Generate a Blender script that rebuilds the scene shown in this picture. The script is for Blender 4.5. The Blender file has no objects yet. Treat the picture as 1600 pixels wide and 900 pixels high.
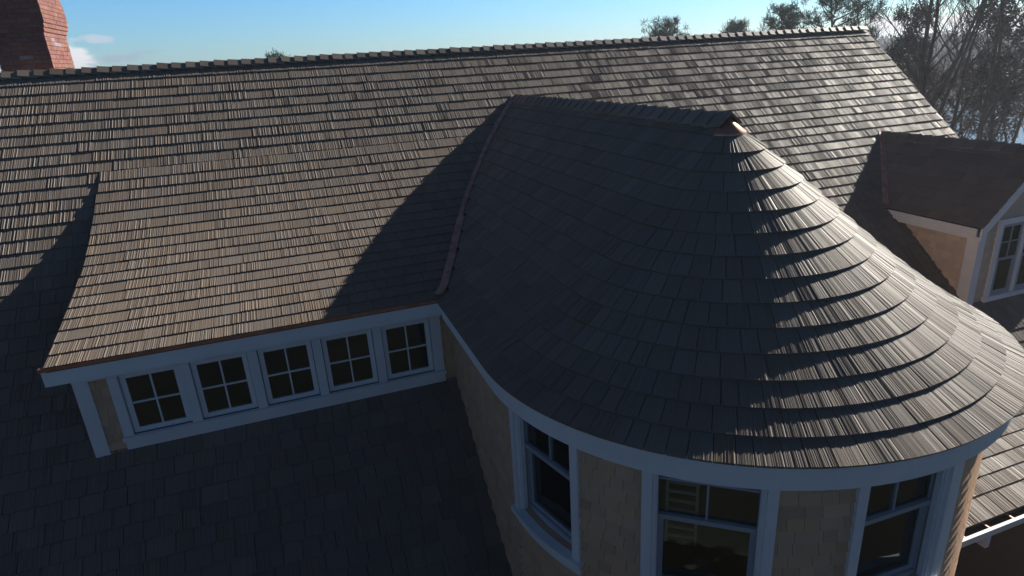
import bpy, math, random
import numpy as np
from mathutils import Matrix, Vector
rnd = random.Random(7); rng = np.random.default_rng(7)
sc = bpy.context.scene; COL = sc.collection
S = 2.6; CZ = 11.5                       # metres per survey unit, camera height above the lawn

# ---------------------------------------------------------------- camera
cam = bpy.data.cameras.new('camera'); camo = bpy.data.objects.new('camera', cam); COL.objects.link(camo)
F = 977.56; TH, RO, YA = math.radians(20.015), math.radians(-3.508), math.radians(18.577)
cam.sensor_fit = 'HORIZONTAL'; cam.sensor_width = 36; cam.lens = 36*F/1600; cam.clip_start = .1; cam.clip_end = 6000
fw = np.array([math.sin(YA)*math.cos(TH), math.cos(YA)*math.cos(TH), -math.sin(TH)])
rt = np.array([math.cos(YA), -math.sin(YA), 0]); up = np.cross(rt, fw)
r2 = math.cos(RO)*rt+math.sin(RO)*up; u2 = -math.sin(RO)*rt+math.cos(RO)*up
camo.matrix_world = Matrix(((r2[0], u2[0], -fw[0], 0), (r2[1], u2[1], -fw[1], 0), (r2[2], u2[2], -fw[2], CZ), (0, 0, 0, 1)))
sc.camera = camo

# ---------------------------------------------------------------- light
SUN = Vector((1.91, .585, 1.0)).normalized()
SEL = math.asin(SUN.z); SAZ = math.atan2(SUN.x, SUN.y)
sl = bpy.data.lights.new('sun', 'SUN'); sl.energy = 5.0; sl.angle = math.radians(.5); sl.color = (1, .93, .82)
so = bpy.data.objects.new('sun', sl); COL.objects.link(so); so.rotation_euler = SUN.to_track_quat('Z', 'Y').to_euler()
W = bpy.data.worlds.new('World'); sc.world = W; W.use_nodes = True
nt = W.node_tree; nt.nodes.clear()
def N(t, ty, **k):
    n = t.nodes.new(ty)
    for a, b in k.items(): setattr(n, a, b)
    return n
out = N(nt, 'ShaderNodeOutputWorld'); bg = N(nt, 'ShaderNodeBackground'); bg.inputs[1].default_value = .093
sky = N(nt, 'ShaderNodeTexSky', sky_type='NISHITA', sun_disc=False, sun_elevation=SEL, sun_rotation=SAZ, air_density=1.0, dust_density=.25, ozone_density=2.2, altitude=20)
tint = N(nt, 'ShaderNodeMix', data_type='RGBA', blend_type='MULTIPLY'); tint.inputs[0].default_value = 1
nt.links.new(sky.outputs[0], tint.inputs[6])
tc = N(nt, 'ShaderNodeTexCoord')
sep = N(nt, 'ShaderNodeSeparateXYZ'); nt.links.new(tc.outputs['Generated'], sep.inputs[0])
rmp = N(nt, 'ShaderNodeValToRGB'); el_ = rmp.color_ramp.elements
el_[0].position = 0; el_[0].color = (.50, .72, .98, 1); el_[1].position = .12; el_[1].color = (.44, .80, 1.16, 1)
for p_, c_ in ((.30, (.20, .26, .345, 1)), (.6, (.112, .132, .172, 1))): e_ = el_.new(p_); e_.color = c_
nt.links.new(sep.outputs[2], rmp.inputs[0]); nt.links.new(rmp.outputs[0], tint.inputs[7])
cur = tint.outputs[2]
noi = N(nt, 'ShaderNodeTexNoise'); noi.inputs['Scale'].default_value = 44; noi.inputs['Detail'].default_value = 5
mp = N(nt, 'ShaderNodeMapping'); mp.inputs['Scale'].default_value = (1, 1, 2.2)
nt.links.new(tc.outputs['Generated'], mp.inputs[0]); nt.links.new(mp.outputs[0], noi.inputs['Vector'])
def puff(az, el, wa, we, col, amt, namp=1.9):
    """one small cloud far off, at azimuth az / elevation el (degrees)"""
    global cur
    a, e = math.radians(az), math.radians(el)
    c = Vector((math.sin(a)*math.cos(e), math.cos(a)*math.cos(e), math.sin(e)))
    sub = N(nt, 'ShaderNodeVectorMath', operation='SUBTRACT'); sub.inputs[1].default_value = c
    nt.links.new(tc.outputs['Generated'], sub.inputs[0])
    sca = N(nt, 'ShaderNodeVectorMath', operation='MULTIPLY')
    sca.inputs[1].default_value = (1/math.radians(wa), 1/math.radians(wa), 1/math.radians(we))
    nt.links.new(sub.outputs[0], sca.inputs[0])
    ln = N(nt, 'ShaderNodeVectorMath', operation='LENGTH'); nt.links.new(sca.outputs[0], ln.inputs[0])
    ad = N(nt, 'ShaderNodeMath', operation='MULTIPLY_ADD'); ad.inputs[1].default_value = namp
    nt.links.new(noi.outputs[0], ad.inputs[0]); nt.links.new(ln.outputs['Value'], ad.inputs[2])
    mr = N(nt, 'ShaderNodeMapRange', interpolation_type='SMOOTHSTEP')
    mr.inputs[1].default_value = 2.05; mr.inputs[2].default_value = 1.35; mr.inputs[3].default_value = 0; mr.inputs[4].default_value = amt
    nt.links.new(ad.outputs[0], mr.inputs[0])
    mx = N(nt, 'ShaderNodeMix', data_type='RGBA'); mx.inputs[7].default_value = col
    nt.links.new(mr.outputs[0], mx.inputs[0]); nt.links.new(cur, mx.inputs[6]); cur = mx.outputs[2]
puff(-13.3, 1.9, 1.5, 1.0, (6.2, 6.3, 6.5, 1), 1)
puff(-12.7, .9, 1.5, .6, (6.2, 6.2, 6.4, 1), 1)
puff(-11.8, 3.1, 1.2, .36, (4.0, 4.7, 5.5, 1), .8)
puff(-10.9, 1.75, 1.9, .30, (2.60, 3.22, 4.22, 1), .6)
puff(-8.8, 2.1, 1.4, .14, (2.73, 3.35, 4.34, 1), .5)
puff(-18.5, 1.5, 2.5, 1.2, (4.96, 5.02, 5.33, 1), .8)
puff(50, .7, 3.2, 1.1, (6.82, 6.08, 5.95, 1), .85)
puff(55, .5, 4.0, 1.1, (6.82, 6.01, 5.83, 1), .85)
puff(47, .3, 3.0, .8, (6.82, 6.20, 6.08, 1), .7)
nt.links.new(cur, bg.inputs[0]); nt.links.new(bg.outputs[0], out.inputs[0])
sc.view_settings.view_transform = 'Standard'; sc.view_settings.look = 'None'; sc.view_settings.exposure = .6; sc.view_settings.gamma = 1
sc.render.engine = 'CYCLES'; sc.cycles.max_bounces = 6; sc.cycles.transparent_max_bounces = 12

# ---------------------------------------------------------------- materials
def mat(name, col, rough=.6, spec=.4, metal=0, var=0, scale=4, bump=0, bscale=30, tintattr=0, col2=None, stretch=None):
    m = bpy.data.materials.new(name); m.use_nodes = True; t = m.node_tree; b = t.nodes['Principled BSDF']
    b.inputs['Roughness'].default_value = rough; b.inputs['Metallic'].default_value = metal
    b.inputs['Specular IOR Level'].default_value = spec
    c = (*col, 1)
    tcn = N(t, 'ShaderNodeTexCoord'); vec = tcn.outputs['Object']
    if stretch:
        mm = N(t, 'ShaderNodeMapping'); mm.inputs['Scale'].default_value = stretch; t.links.new(vec, mm.inputs[0]); vec = mm.outputs[0]
    src = None
    if var or col2:
        n = N(t, 'ShaderNodeTexNoise'); n.inputs['Scale'].default_value = scale; n.inputs['Detail'].default_value = 6
        t.links.new(vec, n.inputs['Vector'])
        mx = N(t, 'ShaderNodeMix', data_type='RGBA')
        mx.inputs[6].default_value = tuple(v*(1-var) for v in col)+(1,)
        mx.inputs[7].default_value = (*(col2 or tuple(min(1, v*(1+var)) for v in col)), 1)
        mr = N(t, 'ShaderNodeMapRange'); mr.inputs[1].default_value = .3; mr.inputs[2].default_value = .7
        t.links.new(n.outputs[0], mr.inputs[0]); t.links.new(mr.outputs[0], mx.inputs[0]); src = mx.outputs[2]
    if tintattr:
        a = N(t, 'ShaderNodeAttribute', attribute_name='tint'); mu = N(t, 'ShaderNodeMix', data_type='RGBA', blend_type='MULTIPLY')
        mu.inputs[0].default_value = 1
        if src: t.links.new(src, mu.inputs[6])
        else: mu.inputs[6].default_value = c
        t.links.new(a.outputs['Color'], mu.inputs[7]); src = mu.outputs[2]
    if src: t.links.new(src, b.inputs['Base Color'])
    else: b.inputs['Base Color'].default_value = c
    if bump:
        n = N(t, 'ShaderNodeTexNoise'); n.inputs['Scale'].default_value = bscale; n.inputs['Detail'].default_value = 5
        t.links.new(vec, n.inputs['Vector'])
        bp = N(t, 'ShaderNodeBump'); bp.inputs['Strength'].default_value = 1; bp.inputs['Distance'].default_value = bump
        t.links.new(n.outputs[0], bp.inputs['Height']); t.links.new(bp.outputs[0], b.inputs['Normal'])
    return m
M = {}
M['slate'] = mat('striated_shingle', (.184, .153, .129), .56, .38, var=.06, scale=1.3, bump=.0006, bscale=120, tintattr=1)
M['deck'] = mat('roof_underlay', (.03, .03, .03), .9, .1)
M['siding'] = mat('cedar_siding', (.58, .38, .25), .8, .2, var=.05, scale=6, bump=.001, bscale=60, tintattr=1)
M['litside'] = mat('lit_siding', (.60, .48, .37), .8, .2, var=.06, scale=6, bump=.001, bscale=60, tintattr=1)  # cedar siding again, its colour lightened for bounce light and flare on the gable
M['white'] = mat('white_trim', (.74, .76, .80), .5, .35, var=.07, scale=2.2, bump=.0004, bscale=25)
M['baysash'] = mat('shaded_sash', (.34, .37, .43), .45, .4)  # white sash with the shade of the window recess darkened into its colour
M['sash'] = mat('white_sash', (.78, .80, .84), .38, .45)
M['copper'] = mat('new_copper', (.50, .24, .17), .40, .5, metal=.8, var=.25, scale=7, bump=.0015, bscale=9)
M['dullcopper'] = mat('weathered_copper', (.50, .28, .235), .5, .5, metal=.25, var=.3, scale=9, bump=.003, bscale=14)
M['brick'] = mat('chimney_brick', (.25, .118, .100), .85, .2, var=.15, scale=12, bump=.002, bscale=60, tintattr=1)
M['mortar'] = mat('mortar', (.34, .26, .23), .9, .1, var=.1, scale=20)
M['dark'] = mat('dark_interior', (.035, .034, .036), .9, .1)
M['louvre'] = mat('interior_shutter', (.66, .56, .48), .6, .3)
M['gutter'] = mat('gutter_trough', (.05, .045, .045), .6, .3)
M['bark'] = mat('bark', (.105, .085, .07), .9, .1, var=.3, scale=3)
M['twig'] = mat('twig', (.12, .10, .085), .9, .1)
M['needle'] = mat('pine_needles', (.045, .085, .045), .6, .3, tintattr=1)
M['cedar'] = mat('cedar_foliage', (.050, .066, .040), .7, .2, tintattr=1)
M['brown'] = mat('brown_leaves', (.14, .075, .04), .8, .2, tintattr=1)
M['farwood'] = mat('far_wood', (.055, .050, .042), .9, .1, tintattr=1)
M['lawn'] = mat('lawn', (.020, .026, .018), .95, .05, scale=.16, col2=(.055, .048, .034), bump=.02, bscale=14)
def water():
    m = bpy.data.materials.new('pond_water'); m.use_nodes = True; t = m.node_tree; b = t.nodes['Principled BSDF']
    b.inputs['Base Color'].default_value = (.10, .19, .25, 1); b.inputs['Roughness'].default_value = .2; b.inputs['IOR'].default_value = 1.33
    tcn = N(t, 'ShaderNodeTexCoord'); n = N(t, 'ShaderNodeTexNoise'); n.inputs['Scale'].default_value = .9; n.inputs['Detail'].default_value = 6
    t.links.new(tcn.outputs['Object'], n.inputs['Vector']); bp = N(t, 'ShaderNodeBump'); bp.inputs['Distance'].default_value = .10
    t.links.new(n.outputs[0], bp.inputs['Height']); t.links.new(bp.outputs[0], b.inputs['Normal']); return m
M['water'] = water()
def glass():
    m = bpy.data.materials.new('window_glass'); m.use_nodes = True; t = m.node_tree; t.nodes.clear()
    o = N(t, 'ShaderNodeOutputMaterial'); fr = N(t, 'ShaderNodeFresnel'); fr.inputs[0].default_value = 1.5
    tr = N(t, 'ShaderNodeBsdfTransparent'); tr.inputs[0].default_value = (.72, .78, .76, 1)
    gl = N(t, 'ShaderNodeBsdfGlossy'); gl.inputs['Roughness'].default_value = .012; gl.inputs[0].default_value = (.9, .95, 1, 1)
    tcn = N(t, 'ShaderNodeTexCoord'); n = N(t, 'ShaderNodeTexNoise'); n.inputs['Scale'].default_value = 2.2
    t.links.new(tcn.outputs['Object'], n.inputs['Vector']); bp = N(t, 'ShaderNodeBump'); bp.inputs['Distance'].default_value = .004
    t.links.new(n.outputs[0], bp.inputs['Height']); t.links.new(bp.outputs[0], gl.inputs['Normal'])
    mx = N(t, 'ShaderNodeMixShader'); t.links.new(fr.outputs[0], mx.inputs[0]); t.links.new(tr.outputs[0], mx.inputs[1]); t.links.new(gl.outputs[0], mx.inputs[2])
    t.links.new(mx.outputs[0], o.inputs[0]); return m
M['glass'] = glass()

# ---------------------------------------------------------------- mesh helpers
class MB:
    """collects shapes (survey units unless unit='m') and links them as ONE mesh object"""
    def __init__(s): s.V = []; s.Fc = []; s.T = []; s.n = 0
    def add(s, v, f, tint=(1, 1, 1)):
        v = np.asarray(v, float); s.V.append(v); s.Fc.extend([[i+s.n for i in q] for q in f]); s.n += len(v)
        s.T.append(np.tile(np.array([*tint, 1.]), (len(v), 1)))
    def hexa(s, p, tint=(1, 1, 1)):   # p: 8 pts, bottom ring 0-3, top ring 4-7
        s.add(p, [(0, 3, 2, 1), (4, 5, 6, 7), (0, 1, 5, 4), (1, 2, 6, 5), (2, 3, 7, 6), (3, 0, 4, 7)], tint)
    def box(s, a, b, tint=(1, 1, 1)):
        (x0, y0, z0), (x1, y1, z1) = a, b
        s.hexa([(x0, y0, z0), (x1, y0, z0), (x1, y1, z0), (x0, y1, z0), (x0, y0, z1), (x1, y0, z1), (x1, y1, z1), (x0, y1, z1)], tint)
    def obox(s, O, ex, ey, ez, a, b, tint=(1, 1, 1)):   # box in a local frame
        O, ex, ey, ez = map(lambda q: np.array(q, float), (O, ex, ey, ez)); c = []
        for z in (a[2], b[2]):
            for x, y in ((a[0], a[1]), (b[0], a[1]), (b[0], b[1]), (a[0], b[1])): c.append(O+ex*x+ey*y+ez*z)
        s.hexa(c, tint)
    def arc(s, cx, cy, ra, rb, p0, p1, z0, z1, n=10, za=None, tint=(1, 1, 1)):   # curved board, optional inner z offset
        ph = np.radians(np.linspace(p0, p1, n+1)); za = za or 0; v = []
        for p in ph:
            c, q = math.cos(p), math.sin(p)
            v += [(cx+ra*c, cy+ra*q, z0+za), (cx+rb*c, cy+rb*q, z0), (cx+rb*c, cy+rb*q, z1), (cx+ra*c, cy+ra*q, z1+za)]
        f = []
        for i in range(n):
            a = 4*i
            for k in range(4): f.append((a+k, a+4+k, a+4+(k+1) % 4, a+(k+1) % 4))
        f += [(0, 1, 2, 3), (4*n+3, 4*n+2, 4*n+1, 4*n)]
        s.add(v, f, tint)
    def tube(s, pts, rad, n=5, tint=(1, 1, 1)):
        pts = np.asarray(pts, float); k = len(pts); d = np.gradient(pts, axis=0); d /= np.linalg.norm(d, axis=1)[:, None]+1e-9
        ref = np.array([.31, .95, .05]) if abs(d[0, 1]) < .8 else np.array([1, 0, .1])
        a = np.cross(d, ref); a /= np.linalg.norm(a, axis=1)[:, None]+1e-9; b = np.cross(d, a)
        th = np.arange(n)*2*np.pi/n; r = np.asarray(rad, float)[:, None, None]
        v = pts[:, None]+r*(a[:, None]*np.cos(th)[None, :, None]+b[:, None]*np.sin(th)[None, :, None])
        f = [(i*n+j, i*n+(j+1) % n, (i+1)*n+(j+1) % n, (i+1)*n+j) for i in range(k-1) for j in range(n)]
        s.add(v.reshape(-1, 3), f, tint)
    def build(s, name, m, parent=None, unit='u', smooth=False):
        v = np.concatenate(s.V) if s.V else np.zeros((0, 3))
        if unit == 'u': v = v*S+np.array([0, 0, CZ])
        off = np.array(parent_loc(parent)); v = v-off
        me = bpy.data.meshes.new(name); me.from_pydata(v.tolist(), [], s.Fc)
        at = me.color_attributes.new('tint', 'FLOAT_COLOR', 'POINT'); at.data.foreach_set('color', np.concatenate(s.T).ravel())
        me.materials.append(m); me.update()
        if smooth: me.polygons.foreach_set('use_smooth', [True]*len(me.polygons))
        o = bpy.data.objects.new(name, me); COL.objects.link(o)
        if parent: o.parent = parent
        return o
def parent_loc(p):
    l = Vector((0, 0, 0))
    while p: l += p.location; p = p.parent
    return l
def thing(name, label, cat, loc, group=None):
    o = bpy.data.objects.new(name, None); COL.objects.link(o); o.location = loc; o['label'] = label; o['category'] = cat; o.empty_display_size = .5
    if group: o['group'] = group
    return o
def tag(o, label, cat, group=None, kind=None):
    o['label'] = label; o['category'] = cat
    if group: o['group'] = group
    if kind: o['kind'] = kind
    return o
def struct(o): o['kind'] = 'structure'; return o

# ---------------------------------------------------------------- shingle machine
def shingles(mb, P, s_rows, u_of_row, width, thick, amp, gap=.0022, keep=None, fine=.22, tone=.06, rib=(.0036, .0098), upper=.010, jitter=0.0, jag=0.0):
    """P(u,s) -> points, normals for arrays; one wedge slab per shingle, its face ribbed along the slope"""
    for k in range(len(s_rows)-1):
        s0, s1 = s_rows[k], s_rows[k+1]
        ua, ub, sc_u = u_of_row(.5*(s0+s1), s1)
        u = ua-rnd.random()*width[1]*sc_u
        while u < ub:
            w = rnd.uniform(*width)*sc_u; a, b = max(u, ua), min(u+w-gap*sc_u, ub); u += w
            if b-a < .006*sc_u: continue
            if keep and not keep(.5*(a+b), .5*(s0+s1)): continue
            dull = rnd.random() < fine; am = amp*(rnd.uniform(.22, .45) if dull else rnd.uniform(.5, 1.15))
            us, hs = [], []; q = a; e = .0009*sc_u; cl = rnd.random()*.6+.25; h = 0
            while q < b-2.2*e:
                rw = rnd.uniform(*rib)*sc_u*(.5 if dull else 1)*(1.9 if rnd.random() < .14 else 1); qe = min(q+rw, b)
                nh = rnd.random()
                if h > .5 and rnd.random() < cl: nh *= .35
                h = nh
                pw = qe-q; hh = (.25+.75*h)*am; r1, r2_ = rnd.uniform(.16, .34), rnd.uniform(.58, .80)
                us += [q, q+pw*r1, q+pw*r2_]; hs += [am*.06, hh*rnd.uniform(.8, 1), hh]; q = qe
            if len(us) < 2: us = [a, b]; hs = [am*.5, am*.5]
            us[0] = a; us.append(max(b, us[-1]+1e-5)); hs.append(am*.05); n = len(us); us = np.array(us); hs = np.array(hs)
            th = thick*rnd.uniform(.94, 1.06); sb = s1+(rnd.uniform(-1, 1)*jitter)
            if jag: sb = sb+0*us
            pt, nn = P(us, np.full(n, s0-upper)); pb, nb = P(us, np.full(n, sb))
            top = pt+nn*(hs*.8-.002)[:, None]; bot = pb+nb*(hs+th)[:, None]; und = pb-nb*.002
            v = np.concatenate([top, bot, und, top[:1]-nn[:1]*.006, top[-1:]-nn[-1:]*.006])
            f = [(i, n+i, n+i+1, i+1) for i in range(n-1)]+[(n+i, 2*n+i, 2*n+i+1, n+i+1) for i in range(n-1)]
            f += [(0, 3*n, 2*n, n), (n-1, 2*n-1, 3*n-1, 3*n+1)]
            g = 1+rnd.gauss(0, tone); g = max(.55, min(1.5, g)); wv = rnd.gauss(0, .03)
            mb.add(v, f, (g*(1+wv*.8), g*(1+abs(wv)*.2-.01), g*(1-wv)))

E = .0733                                        # course exposure
RY, RZ, TAN = 4.19, .085, .8391                  # main ridge position and pitch
CP, SP = math.cos(math.radians(40)), math.sin(math.radians(40))
my_ = np.r_[np.arange(4.19, 2.0, -.05), np.arange(1.98, 1.43, -.01)]     # straight slope that flares out above the eave
msl = np.interp(-my_, [-1.98, -1.75, -1.40], [TAN, .36, .33]); mz_ = RZ-.02-np.r_[0, np.cumsum((msl[1:]+msl[:-1])/2*-np.diff(my_))]
ms_ = np.r_[0, np.cumsum(np.hypot(np.diff(my_), np.diff(mz_)))]
def zmain(y): return float(np.interp(-y, -my_, mz_)) if y < 4.19 else RZ-.02-(RY-y)*TAN
XL, XR, EAVE_Y = -3.2, 4.56, 1.445
S_EAVE = float(np.interp(-EAVE_Y, -my_, ms_))
def Pmain(u, s):
    u = np.asarray(u, float); y = np.interp(s, ms_, my_); z = np.interp(s, ms_, mz_); e = .006
    ty = np.interp(s+e, ms_, my_)-np.interp(s-e, ms_, my_); tz_ = np.interp(s+e, ms_, mz_)-np.interp(s-e, ms_, mz_); l = np.hypot(ty, tz_)+1e-12
    return np.stack([u, y, z], -1), np.stack([0*u, tz_/l, -ty/l], -1)
# flared shed roof over the window band: starts on the main slope and eases to a low pitch
pk = np.array([3.66, 3.63, 3.5, 3.35, 3.2, 3.05, 2.9, 2.75, 2.40]); ps = np.array([.84, .79, .68, .58, .49, .39, .33, .29, .27])
dy = np.arange(3.66, 2.395, -.01); dsl = np.interp(-dy, -pk, ps); dz = zmain(3.66)+.004-np.r_[0, np.cumsum((dsl[1:]+dsl[:-1])/2*.01)]
DE_Z = float(np.interp(-2.43, -dy, dz))
ds = np.r_[0, np.cumsum(np.hypot(np.diff(dy), np.diff(dz)))]
S_D0 = (RY-3.66)/CP
def Pdorm(u, s):
    u = np.asarray(u, float); y = np.interp(s-S_D0, ds, dy); z = np.interp(s-S_D0, ds, dz)
    e = .004; y2 = np.interp(s-S_D0+e, ds, dy); z2 = np.interp(s-S_D0+e, ds, dz); y1 = np.interp(s-S_D0-e, ds, dy); z1 = np.interp(s-S_D0-e, ds, dz)
    ty, tz = y2-y1, z2-z1; l = np.hypot(ty, tz)+1e-12
    return np.stack([u, y, z], -1), np.stack([0*u, tz/l, -ty/l], -1)
def zdorm(y): return float(np.interp(-y, -dy, dz))
def xdl(y): return -.90-.04*min(1, max(0, (3.63-y)/1.2))
print('DE_Z', DE_Z)
# bell shaped round-ended roof
CX, CY, TR = 1.384, 1.768, .899; R0 = .833
tk = np.array([0, .15, .3, .45, .6, .75, .9, .95]); tsl = np.array([.76, .83, .89, .87, .79, .68, .55, .50])
td = np.arange(0, .95, .01); tss = np.interp(td, tk, tsl); tz = -.228-np.r_[0, np.cumsum((tss[1:]+tss[:-1])/2*.01)]
ts = np.r_[0, np.cumsum(np.hypot(np.diff(td), np.diff(tz)))]
TE_Z = float(np.interp(TR, td, tz)); T_S = float(np.interp(TR, td, ts)); print('TE_Z', TE_Z, T_S)
def tprof(s):
    d = np.interp(s, ts, td); z = np.interp(s, ts, tz); e = .01
    dd = np.interp(s+e, ts, td)-np.interp(s-e, ts, td); zz = np.interp(s+e, ts, tz)-np.interp(s-e, ts, tz); l = np.hypot(dd, zz)+1e-12
    return d, z, -zz/l, dd/l
def Pcone(u, s):
    d, z, nr, nz = tprof(s); c, q = np.cos(u), np.sin(u)
    return np.stack([CX+d*c, CY+d*q, z+0*u], -1), np.stack([nr*c, nr*q, nz+0*u], -1)
def Pside(sg):
    def P(u, s):
        d, z, nr, nz = tprof(s); y = CY+u if sg > 0 else CY-u
        return np.stack([CX+sg*d, y, z+0*u], -1), np.stack([sg*nr, 0*u, nz], -1)
    return P

# ================================================================= THE HOUSE
house = thing('house', 'large shingled house with striated grey roof, round bell-roofed bay and brick chimney', 'house', (1.2*S, 3.2*S, 0))
# --- decks and walls
mb = MB()
def slab(pts, t=.02): pts = np.array(pts, float); mb.hexa(list(pts-[0, 0, t])+list(pts))
dk = [4.19, 1.98, 1.9, 1.82, 1.75, 1.465]; mb.add([(x, y, zmain(y)-.008) for y in dk for x in (XL, XR)], [(2*i, 2*i+2, 2*i+3, 2*i+1) for i in range(5)])
yb = RY+(RY-EAVE_Y)
rd = mb.build('roof_deck', M['deck'], house)
mb = MB(); mb.add([(XL, RY+.004, RZ-.01), (XR, RY+.004, RZ-.01), (XR, yb, zmain(EAVE_Y)), (XL, yb, zmain(EAVE_Y))], [(0, 1, 2, 3)])
mb.build('rear_roof', M['slate'], house)
mb = MB(); zg = -CZ/S
WY = 1.62
mb.box((XL+.05, WY, zg), (2.1, WY+.02, zmain(WY)-.02)); mb.box((2.1, 2.75, zg), (XR-.06, 2.77, zmain(2.75)-.03))
for x in (XL+.05, XR-.08):
    v = [(x, WY, zg), (x, yb-.08, zg), (x, yb-.08, zmain(WY)-.03), (x, RY, RZ-.06), (x, WY, zmain(WY)-.03)]
    v2 = [(a+.02, b, c) for a, b, c in v]; mb.add(v+v2, [(0, 1, 2, 3, 4), (9, 8, 7, 6, 5)]+[(i, i+5, (i+1) % 5+5, (i+1) % 5) for i in range(5)])
mb.box((XL+.05, yb-.1, zg), (XR-.06, yb-.08, zmain(WY)-.03))
mb.build('outer_wall', M['siding'], house)
# --- main roof shingles
mb = MB(); rows = [E*k for k in range(0, int(S_EAVE/E)+1)]; rows[-1] = S_EAVE
def keep_main(u, s):
    y = RY-s*CP
    z = zmain(y); half = (float(np.interp(-z, -tz, td)) if z > TE_Z else R0)-.14
    if -.80 < u < CX and 2.62 < y < 3.60: return False
    if abs(u-CX) < half and y > 1.9: return False
    if 3.62 < u < 4.2 and 2.42 < y < 3.0: return False
    return True
wsh = (.056, .100)
shingles(mb, Pmain, rows, lambda s, s1: (XL, XR, 1), wsh, .0046, .0034, keep=keep_main)
main = mb.build('main_roof', M['slate'], house)
# --- ridge caps of the main roof
mb = MB()
def caps(mb, A, B, down, n_w=.036, step=.0735, th=.0065, slope=TAN, amp=.0012):
    A, B = np.array(A, float), np.array(B, float); L = np.linalg.norm(B-A); d = (B-A)/L; side = np.cross(d, [0, 0, 1.])
    n = int(L/step)
    for i in range(n):
        w = n_w*rnd.uniform(.94, 1.05); a = A+d*(i*L/n); b = A+d*((i+1)*L/n+.014); g = max(.6, 1+rnd.gauss(0, .12)); z0, z1 = th*rnd.uniform(1.5, 2.1), th*.55
        o = rnd.uniform(-.001, .001)
        def ring(p, h): return [p+side*w+[0, 0, -w*slope+h+o], p+[0, 0, h+o+.002], p-side*w+[0, 0, -w*slope+h+o], p-side*w+[0, 0, -w*slope+h-th*1.3], p+[0, 0, h-th*1.5], p+side*w+[0, 0, -w*slope+h-th*1.3]]
        v = ring(a, z0+.005)+ring(b, z1+.003)
        mb.add(v, [(i2, i2+6, (i2+1) % 6+6, (i2+1) % 6) for i2 in range(6)]+[(5, 4, 1, 0), (4, 3, 2, 1), (6, 7, 10, 11), (7, 8, 9, 10)], (g, g, g))
caps(mb, (XL, RY, RZ-.004), (XR, RY, RZ-.004), 1, n_w=.027, slope=1.0, th=.0055)
mb.build('ridge_cap', M['slate'], main)
# rake board on the right gable
mb = MB(); b0 = np.array([XR-.012, RY, RZ-.03]); b1 = np.array([XR-.012, 1.98, zmain(1.98)-.012])
mb.hexa([b0-[0, 0, .07], b0-[-.008, 0, .07], b1-[-.008, 0, .07], b1-[0, 0, .07], b0, b0+[.008, 0, 0], b1+[.008, 0, 0], b1])
mb.build('rake_board', M['white'], house)

# --- flared shed dormer
mb = MB(); s_end = S_D0+float(np.interp(-2.43, -dy, ds)); k0 = int(math.ceil(S_D0/E-.3)); rows = [E*k for k in range(k0, int(s_end/E)+1)]
if s_end-rows[-1] < E*.5: rows[-1] = s_end
else: rows.append(s_end)
def u_dorm(s, s1):
    y = float(np.interp(s-S_D0, ds, dy)); z = float(np.interp(s-S_D0, ds, dz)); d = float(np.interp(-z, -tz, td)) if z < tz[0] else 0
    return xdl(y), min(CX-d+.05, CX), 1
shingles(mb, Pdorm, rows, u_dorm, wsh, .0044, .0031, rib=(.0038, .0105))
sdr = mb.build('shed_roof', M['slate'], house)
mb = MB(); nn_ = len(dy)
v = []; f = []
for i in range(0, nn_):
    if dy[i] < 2.425: break
    v += [(xdl(dy[i])+.006, dy[i], dz[i]-.003), (CX, dy[i], dz[i]-.003), (CX, dy[i], dz[i]-.016), (xdl(dy[i])+.006, dy[i], dz[i]-.016)]
m_ = len(v)//4
for i in range(m_-1):
    for k in range(4): f.append((4*i+k, 4*i+(k+1) % 4, 4*i+4+(k+1) % 4, 4*i+4+k))
f += [(0, 3, 2, 1), (4*m_-4, 4*m_-3, 4*m_-2, 4*m_-1)]
mb.add(v, f); mb.build('shed_deck', M['deck'], sdr)
WF = 2.51                                    # window wall plane
DT = DE_Z-.006                               # top of fascia
mb = MB()                                    # cheek of the shed
v = []; ys = np.arange(WF, 3.6, .05)
for y in ys: v += [(-.875, y, zmain(y)-.01), (-.875, y, max(zdorm(y)-.016, zmain(y)-.01)), (-.855, y, max(zdorm(y)-.016, zmain(y)-.01)), (-.855, y, zmain(y)-.01)]
f = [(4*i+k, 4*i+4+k, 4*i+4+(k+1) % 4, 4*i+(k+1) % 4) for i in range(len(ys)-1) for k in range(4)]+[(0, 1, 2, 3)]
mb.add(v, f); mb.build('cheek_wall', M['siding'], house)
mb = MB(); mb.box((-.952, 2.434, DT-.066), (.497, 2.446, DT)); mb.box((-.952, 2.446, DT-.066), (-.94, 2.62, DT-.002))
mb.build('fascia', M['white'], house)
mb = MB(); mb.box((-.94, 2.446, DT-.064), (.55, WF, DT-.052)); mb.build('soffit', M['white'], house)
mb = MB(); mb.box((-.957, 2.426, DT), (.492, 2.447, DT+.007)); mb.box((-.957, 2.426, DT-.006), (.492, 2.4335, DT))
mb.build('drip_edge', M['copper'], house)
ZB = -1.5
mb = MB(); mb.box((-.855, WF+.008, ZB), (.56, WF+.06, DT-.06)) if False else None
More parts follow.
